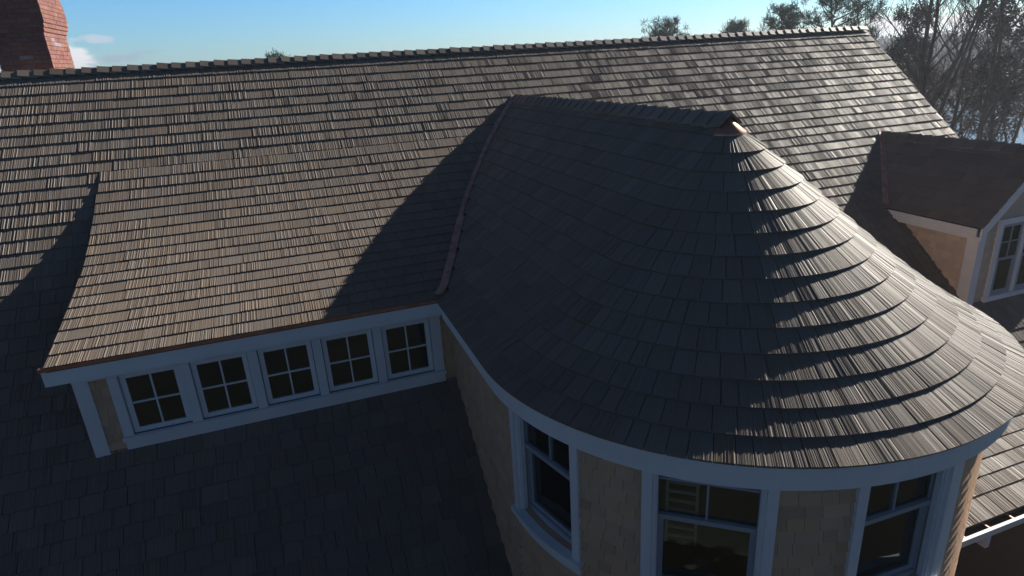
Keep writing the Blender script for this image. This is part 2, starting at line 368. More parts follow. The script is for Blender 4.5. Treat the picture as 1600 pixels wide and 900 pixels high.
# trim of the window band
F_B = DT-.066
def band(name, a, b, m='white', par=None): q = MB(); q.box(a, b); return q.build(name, M[m], par or house)
band('frieze_board', (-.897, WF-.012, F_B-.034), (.503, WF, F_B+.012))
band('corner_board', (-.897, WF-.010, ZB), (-.846, WF, F_B-.035)); band('corner_board', (-.897, WF+.001, ZB), (-.889, WF+.05, F_B-.035))
band('window_sill', (-.79, WF-.022, -1.308), (.503, WF+.0, -1.292)); band('apron_board', (-.786, WF-.010, -1.348), (.499, WF, -1.309))
WX = [-.751+.2485*i for i in range(5)]; WW = .210; WT, WB = F_B-.036, -1.2915
cas = [(-.786, WX[0]-.001)]+[(WX[i]+WW+.001, WX[i+1]-.001) for i in range(4)]+[(WX[4]+WW+.001, .499)]
for a, b in cas: band('mullion', (a, WF-.008, WB), (b, WF+.03, WT))
mb = MB(); mb.box((-.84, WF+.045, ZB), (.54, WF+.055, F_B)); mb.build('shed_wall', M['dark'], house)
def Pwall(u, s): return np.stack([u, WF+.003+0*u, F_B-.034-s], -1), np.tile([0, -1, 0], (len(u), 1))
def wall_sh(mb, P, s_end, ur, w=(.035, .075), exp=.0395):
    r = [exp*k for k in range(int(s_end/exp)+1)]+[s_end]
    shingles(mb, P, r, ur, w, .0085, .0004, gap=.0011, fine=1, tone=.06, upper=.004, rib=(.03, .06), jitter=.0006)
mb = MB(); wall_sh(mb, Pwall, .42, lambda s, s1: (-.846, -.786, 1)); mb.build('shed_siding', M['siding'], house); mb = MB(); wall_sh(mb, Pwall, .42, lambda s, s1: (.499, .565, 1)); mb.build('shed_siding', M['siding'], house)
def window(O, ex, ez, w, z0, z1, ey, grid, name='window', rail=None, shutter=False, fr=.019, louv=None, par=None):
    """O = lower left front corner; ex across, ey inward, ez up; frame > pane, muntin"""
    A = MB(); h = z1-z0; d = .014
    A.obox(O, ex, ey, ez, (0, 0, 0), (w, d, fr)); A.obox(O, ex, ey, ez, (0, 0, h-fr), (w, d, h)); A.obox(O, ex, ey, ez, (0, .0, fr), (fr, d, h-fr)); A.obox(O, ex, ey, ez, (w-fr, 0, fr), (w, d, h-fr))
    if rail: A.obox(O, ex, ey, ez, (fr, -.006, rail-z0-.007), (w-fr, d-.001, rail-z0+.007))
    sm = M['baysash'] if rail else M['sash']; wn = A.build(name, sm, par or house)
    def pane(x0, x1, a, b, dd): q = MB(); q.obox(O, ex, ey, ez, (x0, dd, a), (x1, dd+.002, b)); q.build('pane', M['glass'], wn)
    def bars(x0, x1, a, b, nx, nz, dd, t=.0030):
        q = MB()
        for i in range(1, nx): x = x0+(x1-x0)*i/nx; q.obox(O, ex, ey, ez, (x-t, dd-.004, a), (x+t, dd+.004, b))
        for i in range(1, nz):
            z = a+(b-a)*i/nz
            for j in range(nx):
                xa = x0+(x1-x0)*j/nx+(t if j else 0); xb = x0+(x1-x0)*(j+1)/nx-(t if j < nx-1 else 0)
                q.obox(O, ex, ey, ez, (xa, dd-.004, z-t), (xb, dd+.004, z+t))
        q.build('muntin', sm, wn)
    if rail:
        a = rail-z0; pane(fr, w-fr, a+.007, h-fr, .006); bars(fr, w-fr, a+.007, h-fr, 2, 2, .004)
        B = MB(); i = .014
        B.obox(O, ex, ey, ez, (fr, .008, fr), (w-fr, .018, fr+i)); B.obox(O, ex, ey, ez, (fr, .008, fr+i), (fr+i, .018, a-.007)); B.obox(O, ex, ey, ez, (w-fr-i, .008, fr+i), (w-fr, .018, a-.007))
        B.build('lower_sash', sm, wn); pane(fr+i, w-fr-i, fr+i, a-.007, .012)
    else:
        pane(fr, w-fr, fr, h-fr, .007); bars(fr, w-fr, fr, h-fr, grid[0], grid[1], .005)
    if louv:
        q = MB(); x0, x1 = louv
        z = fr
        while z < h-.01:
            q.obox(O, ex, ey, ez, (x0+.008, .026, z), (x1-.008, .030, z+.010)); q.obox(O, ex, ey, ez, (x0+.008, .020, z+.010), (x1-.008, .026, z+.0125)); z += .030
        q.obox(O, ex, ey, ez, (x0, .020, 0), (x0+.008, .034, h)); q.obox(O, ex, ey, ez, (x1-.008, .020, 0), (x1, .034, h))
        q.build('louvred_shutter', M['louvre'], wn)
    return wn
ordn = ['leftmost small four-pane window of the dormer band', 'second small four-pane window from the left', 'middle small four-pane window of the band', 'fourth small four-pane window from the left', 'rightmost small four-pane window of the dormer band']
for i in range(5):
    o = window((WX[i]+.002, WF+.008, WB+.001), (1, 0, 0), (0, 0, 1), WW-.004, WB+.001, WT-.001, (0, 1, 0), (2, 2)); o['label'] = ordn[i]

# --- round bay
R0 = .833; WTOP, WBOT = TE_Z-.02, -1.458
wc = [195.3, 232.2, 268.9]; HW = 11.6; HO = 9.7
mb = MB()                                    # structural wall behind the siding, with openings
def wallarc(p0, p1, z0, z1): mb.arc(CX, CY, R0-.035, R0-.004, p0, p1, z0, z1, max(2, int((p1-p0)/3)))
edges = [180]+[e for c in wc for e in (c-HO, c+HO)]+[360]
for i in range(0, len(edges), 2): wallarc(edges[i], edges[i+1], zg, WTOP)
for c in wc: wallarc(c-HO, c+HO, zg, WBOT)
mb.box((CX-R0+.004, CY, zg), (CX-R0+.035, 2.6, WTOP)); mb.box((CX+R0-.035, CY, zg), (CX+R0-.004, 3.2, WTOP))
mb.build('bay_wall', M['siding'], house)
mb = MB(); zt = TE_Z-.085
def Pbay(u, s): c, q = np.cos(u), np.sin(u); return np.stack([CX+(R0-.002)*c, CY+(R0-.002)*q, zt-s+0*u], -1), np.stack([c, q, 0*u], -1)
rad = math.radians
gaps = [(180, wc[0]-HW+.1)]+[(wc[i]+HW-.1, wc[i+1]-HW+.1) for i in range(2)]+[(wc[2]+HW+2.6, 360)]
r_end = -1.50
for a, b in gaps: wall_sh(mb, Pbay, zt-(-2.9), lambda s, s1, a=a, b=b: (rad(a), rad(b), 1/R0))
for c in wc:
    def Pb2(u, s): c_, q = np.cos(u), np.sin(u); return np.stack([CX+(R0-.002)*c_, CY+(R0-.002)*q, -1.515-s+0*u], -1), np.stack([c_, q, 0*u], -1)
    wall_sh(mb, Pb2, 1.3, lambda s, s1, c=c: (rad(c-HW-.1), rad(c+HW+(2.7 if c > 260 else .1)), 1/R0))
def Pl(u, s): return np.stack([CX-R0+.002+0*u, CY-u, zt-s+0*u], -1), np.tile([-1, 0, 0], (len(u), 1))
def Pr(u, s): return np.stack([CX+R0-.002+0*u, CY+u, zt-s+0*u], -1), np.tile([1, 0, 0], (len(u), 1))
wall_sh(mb, Pl, 1.6, lambda s, s1: (-.82, 0, 1)); wall_sh(mb, Pr, 1.6, lambda s, s1: (0, 1.2, 1))
mb.build('bay_siding', M['siding'], house)
wl = ['tall sash window at the left of the round bay', 'tall sash window in the middle of the round bay with slatted shutter inside', 'tall sash window at the right of the round bay']
for i, c in enumerate(wc):
    pc = rad(c); n_ = np.array([math.cos(pc), math.sin(pc), 0]); t_ = np.array([-math.sin(pc), math.cos(pc), 0])   # across, to the viewer's right
    hw = R0*math.sin(rad(HO)); rho = R0*math.cos(rad(HO))-.024
    O = np.array([CX, CY, 0])+n_*rho-t_*hw+np.array([0, 0, WBOT])
    o = window(O, t_, (0, 0, 1), 2*hw, WBOT, WTOP, -n_, (2, 2), rail=-1.205, fr=.013, louv=((.03, .118) if i == 1 else None)); o['label'] = wl[i]
    q = MB()
    ex_ = 2.6 if i == 2 else 0
    q.arc(CX, CY, R0-.01, R0+.014, c-HW, c-HO, -1.49, WTOP-.04, 3); q.build('casing', M['white'], o); q = MB(); q.arc(CX, CY, R0-.01, R0+.014, c+HO, c+HW+(0 if i < 2 else 0), -1.49, WTOP-.04, 3)
    if ex_: q.arc(CX, CY, R0-.01, R0+.010, c+HW, c+HW+ex_, -1.49, WTOP-.04, 2)
    q.build('casing', M['white'], o)
    # jamb liners stepping inwards
    for sg in (-1, 1):
        q = MB()
        for k in range(3):
            a_ = hw*sg; q.obox(np.array([CX, CY, 0])+n_*(rho)+t_*(a_), t_*(-sg), -n_, (0, 0, 1), (-.004, -.022-.006*k, WBOT), (.004+.004*(2-k), -.006-.008*k, WTOP-.03)) if k < 2 else None
        q.build('jamb', M['white'], o)
    q = MB(); q.arc(CX, CY, R0-.055, R0+.028, c-HW-.5, c+HW+.5+ex_*.0, -1.478, WBOT-.004, 12, za=.006); q.arc(CX, CY, R0-.002, R0+.012, c-HW-.1, c+HW+.1, -1.515, -1.4785, 12)
    q.build('window_sill', M['white'], o)
# fascia, frieze and soffit round the bay
FR = TR-.012; FT = TE_Z-.004
mb = MB(); mb.arc(CX, CY, FR-.014, FR, 180, 360, FT-.075, FT, 60)
mb.box((CX-FR, CY, FT-.075), (CX-FR+.014, 2.4335, FT)); mb.box((CX+FR-.014, CY, FT-.075), (CX+FR, 3.0, FT))
mb.build('bay_fascia', M['white'], house, smooth=False)
mb = MB(); mb.arc(CX, CY, R0-.02, FR-.014, 180, 360, FT-.062, FT-.05, 60); mb.box((CX-FR+.014, CY, FT-.062), (CX-R0+.02, 2.50, FT-.05)); mb.box((CX+R0-.02, CY, FT-.062), (CX+FR-.014, 3.0, FT-.05))
mb.build('bay_soffit', M['white'], house)
mb = MB(); mb.arc(CX, CY, R0-.004, R0+.012, 180, 360, zt-.005, FT-.0625, 50); mb.box((CX-R0-.012, CY, zt-.005), (CX-R0+.004, 2.497, FT-.0625)); mb.build('bay_frieze', M['white'], house)
# dim rooms behind the glass: floor and back wall
mb = MB(); mb.arc(CX, CY, .30, .33, 175, 365, zg, WTOP, 24); mb.arc(CX, CY, .33, R0-.036, 180, 360, -1.9, -1.88, 30); mb.arc(CX, CY, .33, R0-.036, 180, 360, WTOP-.02, WTOP-.008, 30); mb.build('inner_wall', M['dark'], house)
# --- bell roof shingles
CAP = .118
mb = MB(); s_cap = float(np.interp(.060, td, ts)); ET = (T_S+.006-s_cap)/14.0; rows = [s_cap+ET*k for k in range(15)]
def u_cone(s, s1): d = float(np.interp(s, ts, td)); return math.pi, 2*math.pi, 1/max(d, .08)
wt = (.040, .068)
shingles(mb, Pcone, rows, u_cone, wt, .0074, .0026, rib=(.0028, .0068), fine=.12)
def u_left(s, s1):
    z = float(np.interp(s1, ts, tz)); d = float(np.interp(s1, ts, td))
    y_m = RY+(z-RZ)/TAN
    y_d = float(np.interp(-z, -dz, dy)) if z < dz[0] else 0
    y = min(max(y_m, 0), 9) if z > dz[0] else (y_m if CX-d > 1.05 else min(y_m, y_d)+.0)
    return 0, max(.1, min(y, 3.9)-CY+.06), 1
rows2 = [max(0, s_cap-ET)]+rows
def flip(ur): return lambda s, s1: (lambda r: (-r[1], -r[0], r[2]))(ur(s, s1))
PL = Pside(-1)
shingles(mb, lambda u, s: Pside(-1)(-u, s) if False else (lambda r: r)(Pside(-1)(u, s)), rows2, lambda s, s1: (-u_left(s, s1)[1], 0, 1), wt, .0074, .0026, rib=(.0028, .0068), fine=.2)
shingles(mb, Pside(1), rows2, lambda s, s1: (0, min(3.9, RY+(float(np.interp(s1, ts, tz))-RZ)/TAN)-CY+.06, 1), wt, .0074, .0026, rib=(.0028, .0068), fine=.2)
bell = mb.build('bell_roof', M['slate'], house)
# deck under the bell
mb = MB(); ph = [(-1, y) for y in (3.95, 3.2, 2.4)]; v = []; f = []
js = list(range(0, 89, 4))+[int(TR*100)-1]
path = [(-1., 0., 3.9), (-1., 0., CY)]+[(math.cos(p), math.sin(p), CY) for p in np.linspace(math.pi, 2*math.pi, 49)[1:-1]]+[(1., 0., CY), (1., 0., 3.9)]
for (c, q, y0) in path:
    for j in js:
        zz = tz[j]-.005
        yy = min(y0, RY+(zz-RZ)/TAN+.1) if y0 > 3 else y0
        if y0 > 3 and c < 0 and zz < dz[0]: yy = min(yy, float(np.interp(-zz, -dz, dy))+.08)
        v.append((CX+td[j]*c, yy+td[j]*q, zz))
nj = len(js)
for i in range(len(path)-1):
    for j in range(nj-1): f.append((i*nj+j, i*nj+j+1, (i+1)*nj+j+1, (i+1)*nj+j))
mb.add(v, f); mb.build('bell_deck', M['deck'], bell)
mb = MB(); caps(mb, (CX, CY-.012, -.218), (CX, 3.87, -.218), 1, n_w=.042, step=.074); mb.build('ridge_cap', M['slate'], bell)
# copper apex
mb = MB(); v = [(CX, CY-.004, tz[0]+.010)]; f = []; n = 40; rc = .058
zc = float(np.interp(rc, td, tz))+.0075
for rr, zz in ((rc*.3, float(np.interp(rc*.3, td, tz))+.008), (rc, zc), (rc, zc-.008)):
    for p in np.linspace(math.pi*.97, 2.03*math.pi, n): v.append((CX+rr*math.cos(p), CY+rr*math.sin(p), zz))
for i in range(n-1): f += [(0, 1+i, 2+i), (1+i, 1+n+i, 2+n+i, 2+i), (1+n+i, 1+2*n+i, 2+2*n+i, 2+n+i)]
mb.add(v, f); mb.build('apex_cap', M['copper'], bell, smooth=True)
# --- copper valley flashing between bell roof and main / shed roof
def flash(pts, w0, w1, lift, mtl, name, par, th=.004, sidevec=None):
    mb = MB(); pts = np.array(pts); n = len(pts); v = []
    d = np.gradient(pts, axis=0); d /= np.linalg.norm(d, axis=1)[:, None]
    for i, p in enumerate(pts):
        sv = np.array(sidevec[i]) if sidevec is not None else np.array([1, 0, 0]); sv = sv-d[i]*(sv@d[i]); sv /= np.linalg.norm(sv); nv = np.cross(sv, d[i]); nv = nv if nv[2] > 0 else -nv
        a = p+nv*lift+sv*w0; b = p+nv*lift+sv*w1; v += [a, b, b-nv*th, a-nv*th]
    f = [(4*i+k, 4*i+4+k, 4*i+4+(k+1) % 4, 4*i+(k+1) % 4) for i in range(n-1) for k in range(4)]+[(0, 1, 2, 3), (4*n-1, 4*n-2, 4*n-3, 4*n-4)]
    mb.add(v, f); return mb.build(name, mtl, par)
vp = []
for j in range(0, int(TR*100)+2, 2):
    z = tz[min(j, len(tz)-1)]; d = td[j]
    ym = RY+(z-RZ+.02)/TAN; yd = float(np.interp(-z, -dz, dy)) if z < dz[0] else 99
    vp.append((CX-d, min(ym, yd) if z < dz[0] else ym, z))
vp = [p for p in vp if p[1] > 2.45 and p[2] > DE_Z+.004]+[(CX-TR+.004, 2.436, DE_Z+.001)]
flash(vp, -.016, .006, .026, M['dullcopper'], 'valley_flashing', house)
flash([p for p in vp if p[1] < 3.02], .007, .018, .030, M['dullcopper'], 'valley_flashing', house)

# --- gable dormer at the right
GX, GZ, GS = 3.92, -.635, .93; GF = 2.285; GH = .412
mb = MB(); ge = [k*.0733 for k in range(0, int(GH/math.cos(math.atan(GS))/.0733)+1)]+[GH/math.cos(math.atan(GS))]
gc, gs_ = math.cos(math.atan(GS)), math.sin(math.atan(GS))
def Pg(sg):
    def P(u, s): return np.stack([GX+sg*s*gc+0*u, (u if sg > 0 else -u), GZ-s*gs_+0*u], -1), np.tile([sg*gs_, 0, gc], (len(u), 1))
    return P
def ug(s, s1): z = GZ-s*gs_; return GF, RY+(z-RZ)/TAN+.05, 1
shingles(mb, Pg(-1), ge, lambda s, s1: (-ug(s, s1)[1], -GF, 1), wsh, .0055, .0022, fine=.5)
shingles(mb, Pg(1), ge, ug, wsh, .0055, .0022, fine=.5)
gr = mb.build('gable_dormer_roof', M['slate'], house)
mb = MB(); caps(mb, (GX, GF, GZ+.006), (GX, 3.36, GZ+.006), 1, n_w=.045, slope=GS); mb.build('ridge_cap', M['slate'], gr)
mb = MB()
for sg in (-1, 1):
    a = (GX, GF+.01, GZ-.006); ym0 = RY+(GZ-RZ)/TAN; ze = GZ-GH*GS; ym1 = RY+(ze-RZ)/TAN
    mb.add([a, (GX, ym0+.05, GZ-.006), (GX+sg*GH, ym1+.05, ze-.006), (GX+sg*GH, GF+.01, ze-.006)], [(0, 1, 2, 3)])
mb.build('gable_deck', M['deck'], gr)
ZE = GZ-GH*GS; GW = 2.335; GL, GR_ = 3.57, 4.27
mb = MB()
for sg in (-1, 1):   # rake boards
    a = np.array([GX, GF-.002, GZ-.012]); b = np.array([GX+sg*(GH-.002), GF-.002, ZE-.010]); dn = np.array([0, 0, -.062])
    mb.hexa([a+dn, b+dn, b+dn+[0, .010, 0], a+dn+[0, .010, 0], a, b, b+[0, .010, 0], a+[0, .010, 0]])
mb.build('rake_board', M['white'], gr)
mb = MB()
for sg in (-1, 1):
    x = GX+sg*(GH-.004); yl = 2.99
    mb.box((min(x, x-sg*.01), GF+.03, ZE-.058), (max(x, x-sg*.01), yl, ZE-.010)); mb.box((min(x-sg*.01, GX+sg*.35), GF+.012, ZE-.075), (max(x-sg*.01, GX+sg*.35), yl, ZE-.058)); mb.build('eave_fascia', M['white'], gr); mb = MB()
mb = MB(); mb.add([(GL, GW, -1.6), (GR_, GW, -1.6), (GR_, GW, ZE), (GX, GW, GZ-.03), (GL, GW, ZE)], [(0, 1, 2, 3, 4)])
mb.box((GL+.002, GW+.001, -1.6), (GL+.02, 3.0, ZE-.02)); mb.box((GR_-.02, GW+.001, -1.6), (GR_-.002, 3.0, ZE-.02))
gw = mb.build('gable_wall', M['litside'], house)
mb = MB()
def Pgw(u, s): return np.stack([u, GW-.003+0*u, GZ-.08-s], -1), np.tile([0, -1, 0], (len(u), 1))
def ugw(s, s1): h = .08+s1; half = min(.345, max(.01, (h-.10)/GS)); return GX-half, GX+half, 1
r = [.0395*k for k in range(20)]
shingles(mb, Pgw, r, lambda s, s1: (ugw(s, s1)[0], ugw(s, s1)[1] if s < .29 else 3.705, 1), (.035, .075), .0042, .0005, fine=1, tone=.035, upper=.004, rib=(.03, .06))
shingles(mb, Pgw, r, lambda s, s1: (4.135 if s > .29 else 9, ugw(s, s1)[1], 1), (.035, .075), .0042, .0005, fine=1, tone=.035, upper=.004, rib=(.03, .06))
def Pch(u, s): return np.stack([GL-.001+0*u, -u, ZE-.075-s+0*u], -1), np.tile([-1, 0, 0], (len(u), 1))
mb.build('siding', M['litside'], gw); mb = MB(); wall_sh(mb, Pch, .45, lambda s, s1: (-3.0, -GW-.05, 1))
mb.build('siding', M['litside'], gw); mb = MB()
def Pgb(u, s): return np.stack([u, GW-.003+0*u, -1.482-s], -1), np.tile([0, -1, 0], (len(u), 1))
wall_sh(mb, Pgb, .09, lambda s, s1: (3.6, 4.24, 1))
mb.build('siding', M['litside'], gw)
mb = MB(); mb.box((GL-.010, GW-.012, -1.6), (GL+.045, GW-.001, ZE-.04)); mb.box((GL-.010, GW-.0005, -1.6), (GL-.001, GW+.055, ZE-.075)); mb.build('corner_board', M['white'], gw); mb = MB(); mb.box((GR_-.045, GW-.012, -1.6), (GR_+.01, GW-.001, ZE-.04))
mb.build('corner_board', M['white'], gw)
mb = MB(); a, b, z0, z1 = 3.70, 4.14, -1.47, -1.005; t = .034
mb.box((a, GW-.016, z0), (a+t, GW-.001, z1-t)); mb.box((b-t, GW-.016, z0), (b, GW-.001, z1-t)); mb.box((a, GW-.016, z1-t+.001), (b, GW-.001, z1)); mb.box((GX-.016, GW-.016, z0), (GX+.016, GW-.001, z1-t)); mb.box((a-.008, GW-.024, z0-.03), (b+.008, GW-.001, z0-.001))
mb.build('window_casing', M['white'], gw)
mb = MB(); mb.box((a+.01, GW-.004, z0+.01), (b-.01, GW-.0035, z1-.02)); mb.build('dark_room', M['dark'], gw)
for k, (xa, xb) in enumerate(((a+t+.001, GX-.017), (GX+.017, b-t-.001))):
    A = window((xa, GW-.0135, z0+.001), (1, 0, 0), (0, 0, 1), xb-xa, z0+.001, z1-t-.001, (0, .5, 0), (2, 2), rail=-1.245, fr=.014)
    A['label'] = ['left', 'right'][k]+' sash of the paired window in the gable dormer'
flash([(GX-d, RY+(GZ-d*GS-RZ+.02)/TAN, GZ-d*GS) for d in (.0, .1, .2, .3, .4)], -.022, .001, .012, M['dullcopper'], 'valley_flashing', house)
flash([(GX-d, RY+(GZ-d*GS-RZ+.02)/TAN, GZ-d*GS) for d in (.0, .1, .2, .3, .4)], .003, .018, .019, M['dullcopper'], 'valley_flashing', house)

# --- gutter along the main eave
ez = zmain(EAVE_Y); gx0, gx1 = 2.385, XR; yi, yo = 1.468, 1.404
mb = MB(); mb.box((gx0+.006, yo+.005, ez-.040), (gx1, yi, ez-.036)); mb.box((gx0+.006, yi-.008, ez-.036), (gx1, yi, ez-.012))
g = mb.build('gutter', M['gutter'], house)
mb = MB(); mb.box((gx0, yo-.006, ez-.040), (gx1, yo+.0045, ez-.010)); mb.box((gx0, yo-.008, ez-.0095), (gx1, yo+.007, ez-.004)); mb.build('gutter_lip', M['white'], g)
mb = MB(); mb.box((gx0, yo+.0075, ez-.040), (gx0+.0055, yi, ez-.004)); mb.build('gutter_end', M['white'], g)
for k in range(14):
    x = 2.46+.15*k
    if x < gx1-.05: q = MB(); q.box((x, yo+.008, ez-.014), (x+.008, yi-.009, ez-.011)); q.build('gutter_hanger', M['dullcopper'], g)
mb = MB(); mb.box((2.15, yi+.001, ez-.10), (gx1-.1, yi+.012, ez-.02)); mb.build('eave_board', M['white'], house)
mb = MB(); mb.box((2.15, yi+.013, ez-.10), (gx1-.1, 2.75, ez-.09)); mb.build('eave_soffit', M['white'], house)
mb = MB(); mb.box((XL+.05, 1.47, ez-.10), (.5, 1.482, ez-.012)); mb.build('eave_board', M['white'], house)
mb = MB(); mb.box((2.62, yo+.014, ez-.13), (2.645, yi-.008, ez-.0405)); mb.build('downspout', M['white'], g)
# --- chimney: real bricks on a mortar core
def chimney():
    core = MB(); br = MB(); x0, x1, y0, y1 = -1.378, -1.134, 4.28, 4.69; cxx, cyy = (x0+x1)/2, (y0+y1)/2
    hz = .0228; z = -.10; k = 0; bl = .066
    while z < .78:
        e = 0
        if z > .27: e = .008
        if z > .30: e = .015
        if z > .33: e = .021
        if z > .40: e = .021-.55*max(0, z-.40)**1.25*1.0
        if z > .40: e = .021-((z-.40)/.38)**1.6*.10
        hx, hy = (x1-x0)/2+e, (y1-y0)/2+e; m = .0018
        core.box((cxx-hx+.003, cyy-hy+.003, z-.001), (cxx+hx-.003, cyy+hy-.003, z+hz-.0015))
        for side in range(4):
            L = 2*hx if side % 2 == 0 else 2*hy; off = (bl/2 if k % 2 else 0); p = -off
            while p < L:
                a, b = max(p, 0)+m*.5, min(p+bl, L)-m*.5; p += bl
                if b-a < .008: continue
                g = 1+rnd.gauss(0, .09); g = max(.6, g); pr = rnd.uniform(0, .0012)
                tn = (g*1.0, g*(1+rnd.gauss(0, .06)), g*(1+rnd.gauss(0, .06))) if rnd.random() > .03 else (1.2, 2.0, 2.6)
                th = .012; zz0, zz1 = z+m*.5, z+hz-m
                if side == 0: br.box((cxx-hx+a, cyy-hy-pr, zz0), (cxx-hx+b, cyy-hy+th, zz1), tn)
                if side == 2: br.box((cxx-hx+a, cyy+hy-th, zz0), (cxx-hx+b, cyy+hy+pr, zz1), tn)
                if side == 1: br.box((cxx+hx-th, cyy-hy+a, zz0), (cxx+hx+pr, cyy-hy+b, zz1), tn)
                if side == 3: br.box((cxx-hx-pr, cyy-hy+a, zz0), (cxx-hx+th, cyy-hy+b, zz1), tn)
        z += hz; k += 1
    ch = core.build('chimney', M['mortar'], house); ch['label'] = 'red brick chimney with stepped corbel behind the ridge'
    br.build('brickwork', M['brick'], ch)
    q = MB(); q.box((cxx-hx, cyy-hy, z), (cxx+hx, cyy+hy, z+.02)); q.build('chimney_crown', M['mortar'], ch)
    q = MB(); q.tube([(cxx, cyy-.08, z+.02), (cxx, cyy-.08, z+.10)], [.045, .04], 12); q.build('chimney_pot', M['brick'], ch)
chimney()

# ================================================================= THE LAND (metres)
def ray(px, py):
    d = (px-800)*r2-(py-450)*u2+F*fw; return d/np.linalg.norm(d)
def at(px, dist, py=60):
    d = ray(px, py); h = math.hypot(d[0], d[1]); return d[0]/h*dist, d[1]/h*dist
def hgt(x, y):
    a = x*.80+y*.60; b = -x*.60+y*.80
    a = a+6*math.sin(b*.03)+3*math.sin(b*.11+1)
    base = np.interp(a, [-400, 46, 66, 80, 176, 184, 215, 300, 700, 2600], [0, 0, -2.2, -4, -4, -1.2, 1.2, 4, 5, 5])
    return float(base)+.15*math.sin(x*.21)*math.cos(y*.17)
xs = np.concatenate([np.linspace(-1290, -260, 8), np.linspace(-240, 340, 117), np.linspace(380, 1290, 10)]); ys = xs.copy()
mb = MB(); v = [(x, y, hgt(x, y)) for y in ys for x in xs]; n = len(xs)
mb.add(v, [(j*n+i, j*n+i+1, (j+1)*n+i+1, (j+1)*n+i) for j in range(n-1) for i in range(n-1)])
struct(mb.build('ground', M['lawn'], None, 'm', True))
mb = MB(); mb.add([(-300, -300, -1.6), (900, -300, -1.6), (900, 900, -1.6), (-300, 900, -1.6)], [(0, 1, 2, 3)]); struct(mb.build('water', M['water'], None, 'm'))

# ---- trees
def branch_tree(seed, H, levels=3, r0=.17, lean=0, first=.5, limbs=14, wide=.17, kids=(5, 8), leaders=2):
    R = random.Random(seed); segs = []; tips = []
    def grow(p, d, L, r, lv):
        n = 5; pts = [p.copy()]; q = p.copy(); dd = d.copy(); rel = [.0, .09, .16, .22][min(lv, 3)]
        for i in range(n):
            dd = dd+np.array([R.gauss(0, rel), R.gauss(0, rel), .05+R.gauss(.02, rel*.5)]); dd /= np.linalg.norm(dd); q = q+dd*L/n; pts.append(q.copy())
        segs.append((np.array(pts), np.linspace(r, r*.35, n+1), lv))
        if lv >= levels: tips.append(q.copy()); return
        for j in range(R.randint(*kids)):
            ix = R.uniform(.25, 1)*n; a = int(min(n-1, ix)); w = ix-a; c = pts[a]*(1-w)+pts[a+1]*w; ph = R.uniform(0, 6.283)
            ax = np.array([math.cos(ph), math.sin(ph), R.uniform(0, .5)]); nd = dd*.8+ax*R.uniform(.45, .85); nd /= np.linalg.norm(nd)
            grow(c, nd, L*R.uniform(.38, .62), r*R.uniform(.38, .55), lv+1)
    def trunk(p, d, L, r, t0, k):
        n = 10; pts = [p.copy()]; q = p.copy(); dd = d.copy()
        for i in range(n):
            dd = dd+np.array([R.gauss(0, .045), R.gauss(0, .045), .03]); dd /= np.linalg.norm(dd); q = q+dd*L/n; pts.append(q.copy())
        rr = np.linspace(r, r*.16, n+1); segs.append((np.array(pts), rr, 0))
        for j in range(k):
            t = t0+(1-t0)*(j+R.random())/k; ix = t*n; a = int(min(n-1, ix)); w = ix-a; c = pts[a]*(1-w)+pts[a+1]*w; ph = j*2.4+R.uniform(-.5, .5)
            ax = np.array([math.cos(ph), math.sin(ph), 0]); nd = np.array([0, 0, .85])+ax*R.uniform(.6, 1.0); nd /= np.linalg.norm(nd)
            grow(c, nd, H*wide*(1.25-.75*t)*R.uniform(.7, 1.15), (r*(1-.84*t))*.5, 1)
        return pts
    d0 = np.array([lean, R.gauss(0, .04), 1.0]); d0 /= np.linalg.norm(d0)
    pts = trunk(np.zeros(3), d0, H*.95, r0, first, limbs)
    for i in range(leaders-1):
        p = pts[R.randint(4, 5)]; ph = R.uniform(0, 6.28); d = np.array([math.cos(ph)*.35, math.sin(ph)*.35, 1.0]); d /= np.linalg.norm(d)
        trunk(p, d, H*.5, r0*.5, .2, limbs//2)
    top = max(p[0][:, 2].max() for p in segs); k = H/top
    return [(p*k, r, l) for p, r, l in segs], [t*k for t in tips]
def make_tree(name, label, px, dist, H, seed, kind='bare', group=None, **kw):
    x, y = at(px, dist); z = hgt(x, y)-.1; root = thing(name, label, 'tree', (x, y, z), group)
    segs, tips = branch_tree(seed, H, **kw); tr = MB(); tw = MB()
    base = np.array([x, y, z])
    for p, r, l in segs:
        if l <= 1: tr.tube(p+base, np.maximum(r, .014), 7 if l < 1 else 5)
        else: tw.tube(p+base, np.maximum(r*.8, .005), 3)
    tr.build('trunk', M['bark'], root, 'm'); tw.build('twigs', M['twig'], root, 'm')
    if kind in ('leafy', 'cedar'):
        lf = MB(); R = random.Random(seed+5)
        leaves(lf, [t+base for t in tips if R.random() < kw_leaf.get(kind, .5)], R, .12 if kind == 'leafy' else .12, 6 if kind == 'leafy' else 16, .30)
        lf.build('crown', M['brown' if kind == 'leafy' else 'cedar'], root, 'm')
    return root
kw_leaf = {'leafy': .7, 'cedar': .9}
def leaves(mb, cs, R, size, n, rad):
    for c in cs:
        g = R.uniform(.6, 1.5); k = n
        o = rng.normal(0, rad*.55, (k, 3)); a = rng.normal(0, 1, (k, 3)); a /= np.linalg.norm(a, axis=1)[:, None]; b = np.cross(a, rng.normal(0, 1, (k, 3))); b /= np.linalg.norm(b, axis=1)[:, None]
        sz = size*rng.uniform(.5, 1.1, (k, 1)); p = np.array(c)+o; v = np.stack([p-a*sz, p+b*sz*.35, p+a*sz, p-b*sz*.35], 1).reshape(-1, 3)
        mb.add(v, [(4*i, 4*i+1, 4*i+2, 4*i+3) for i in range(k)], (g, g*R.uniform(.85, 1.1), g))
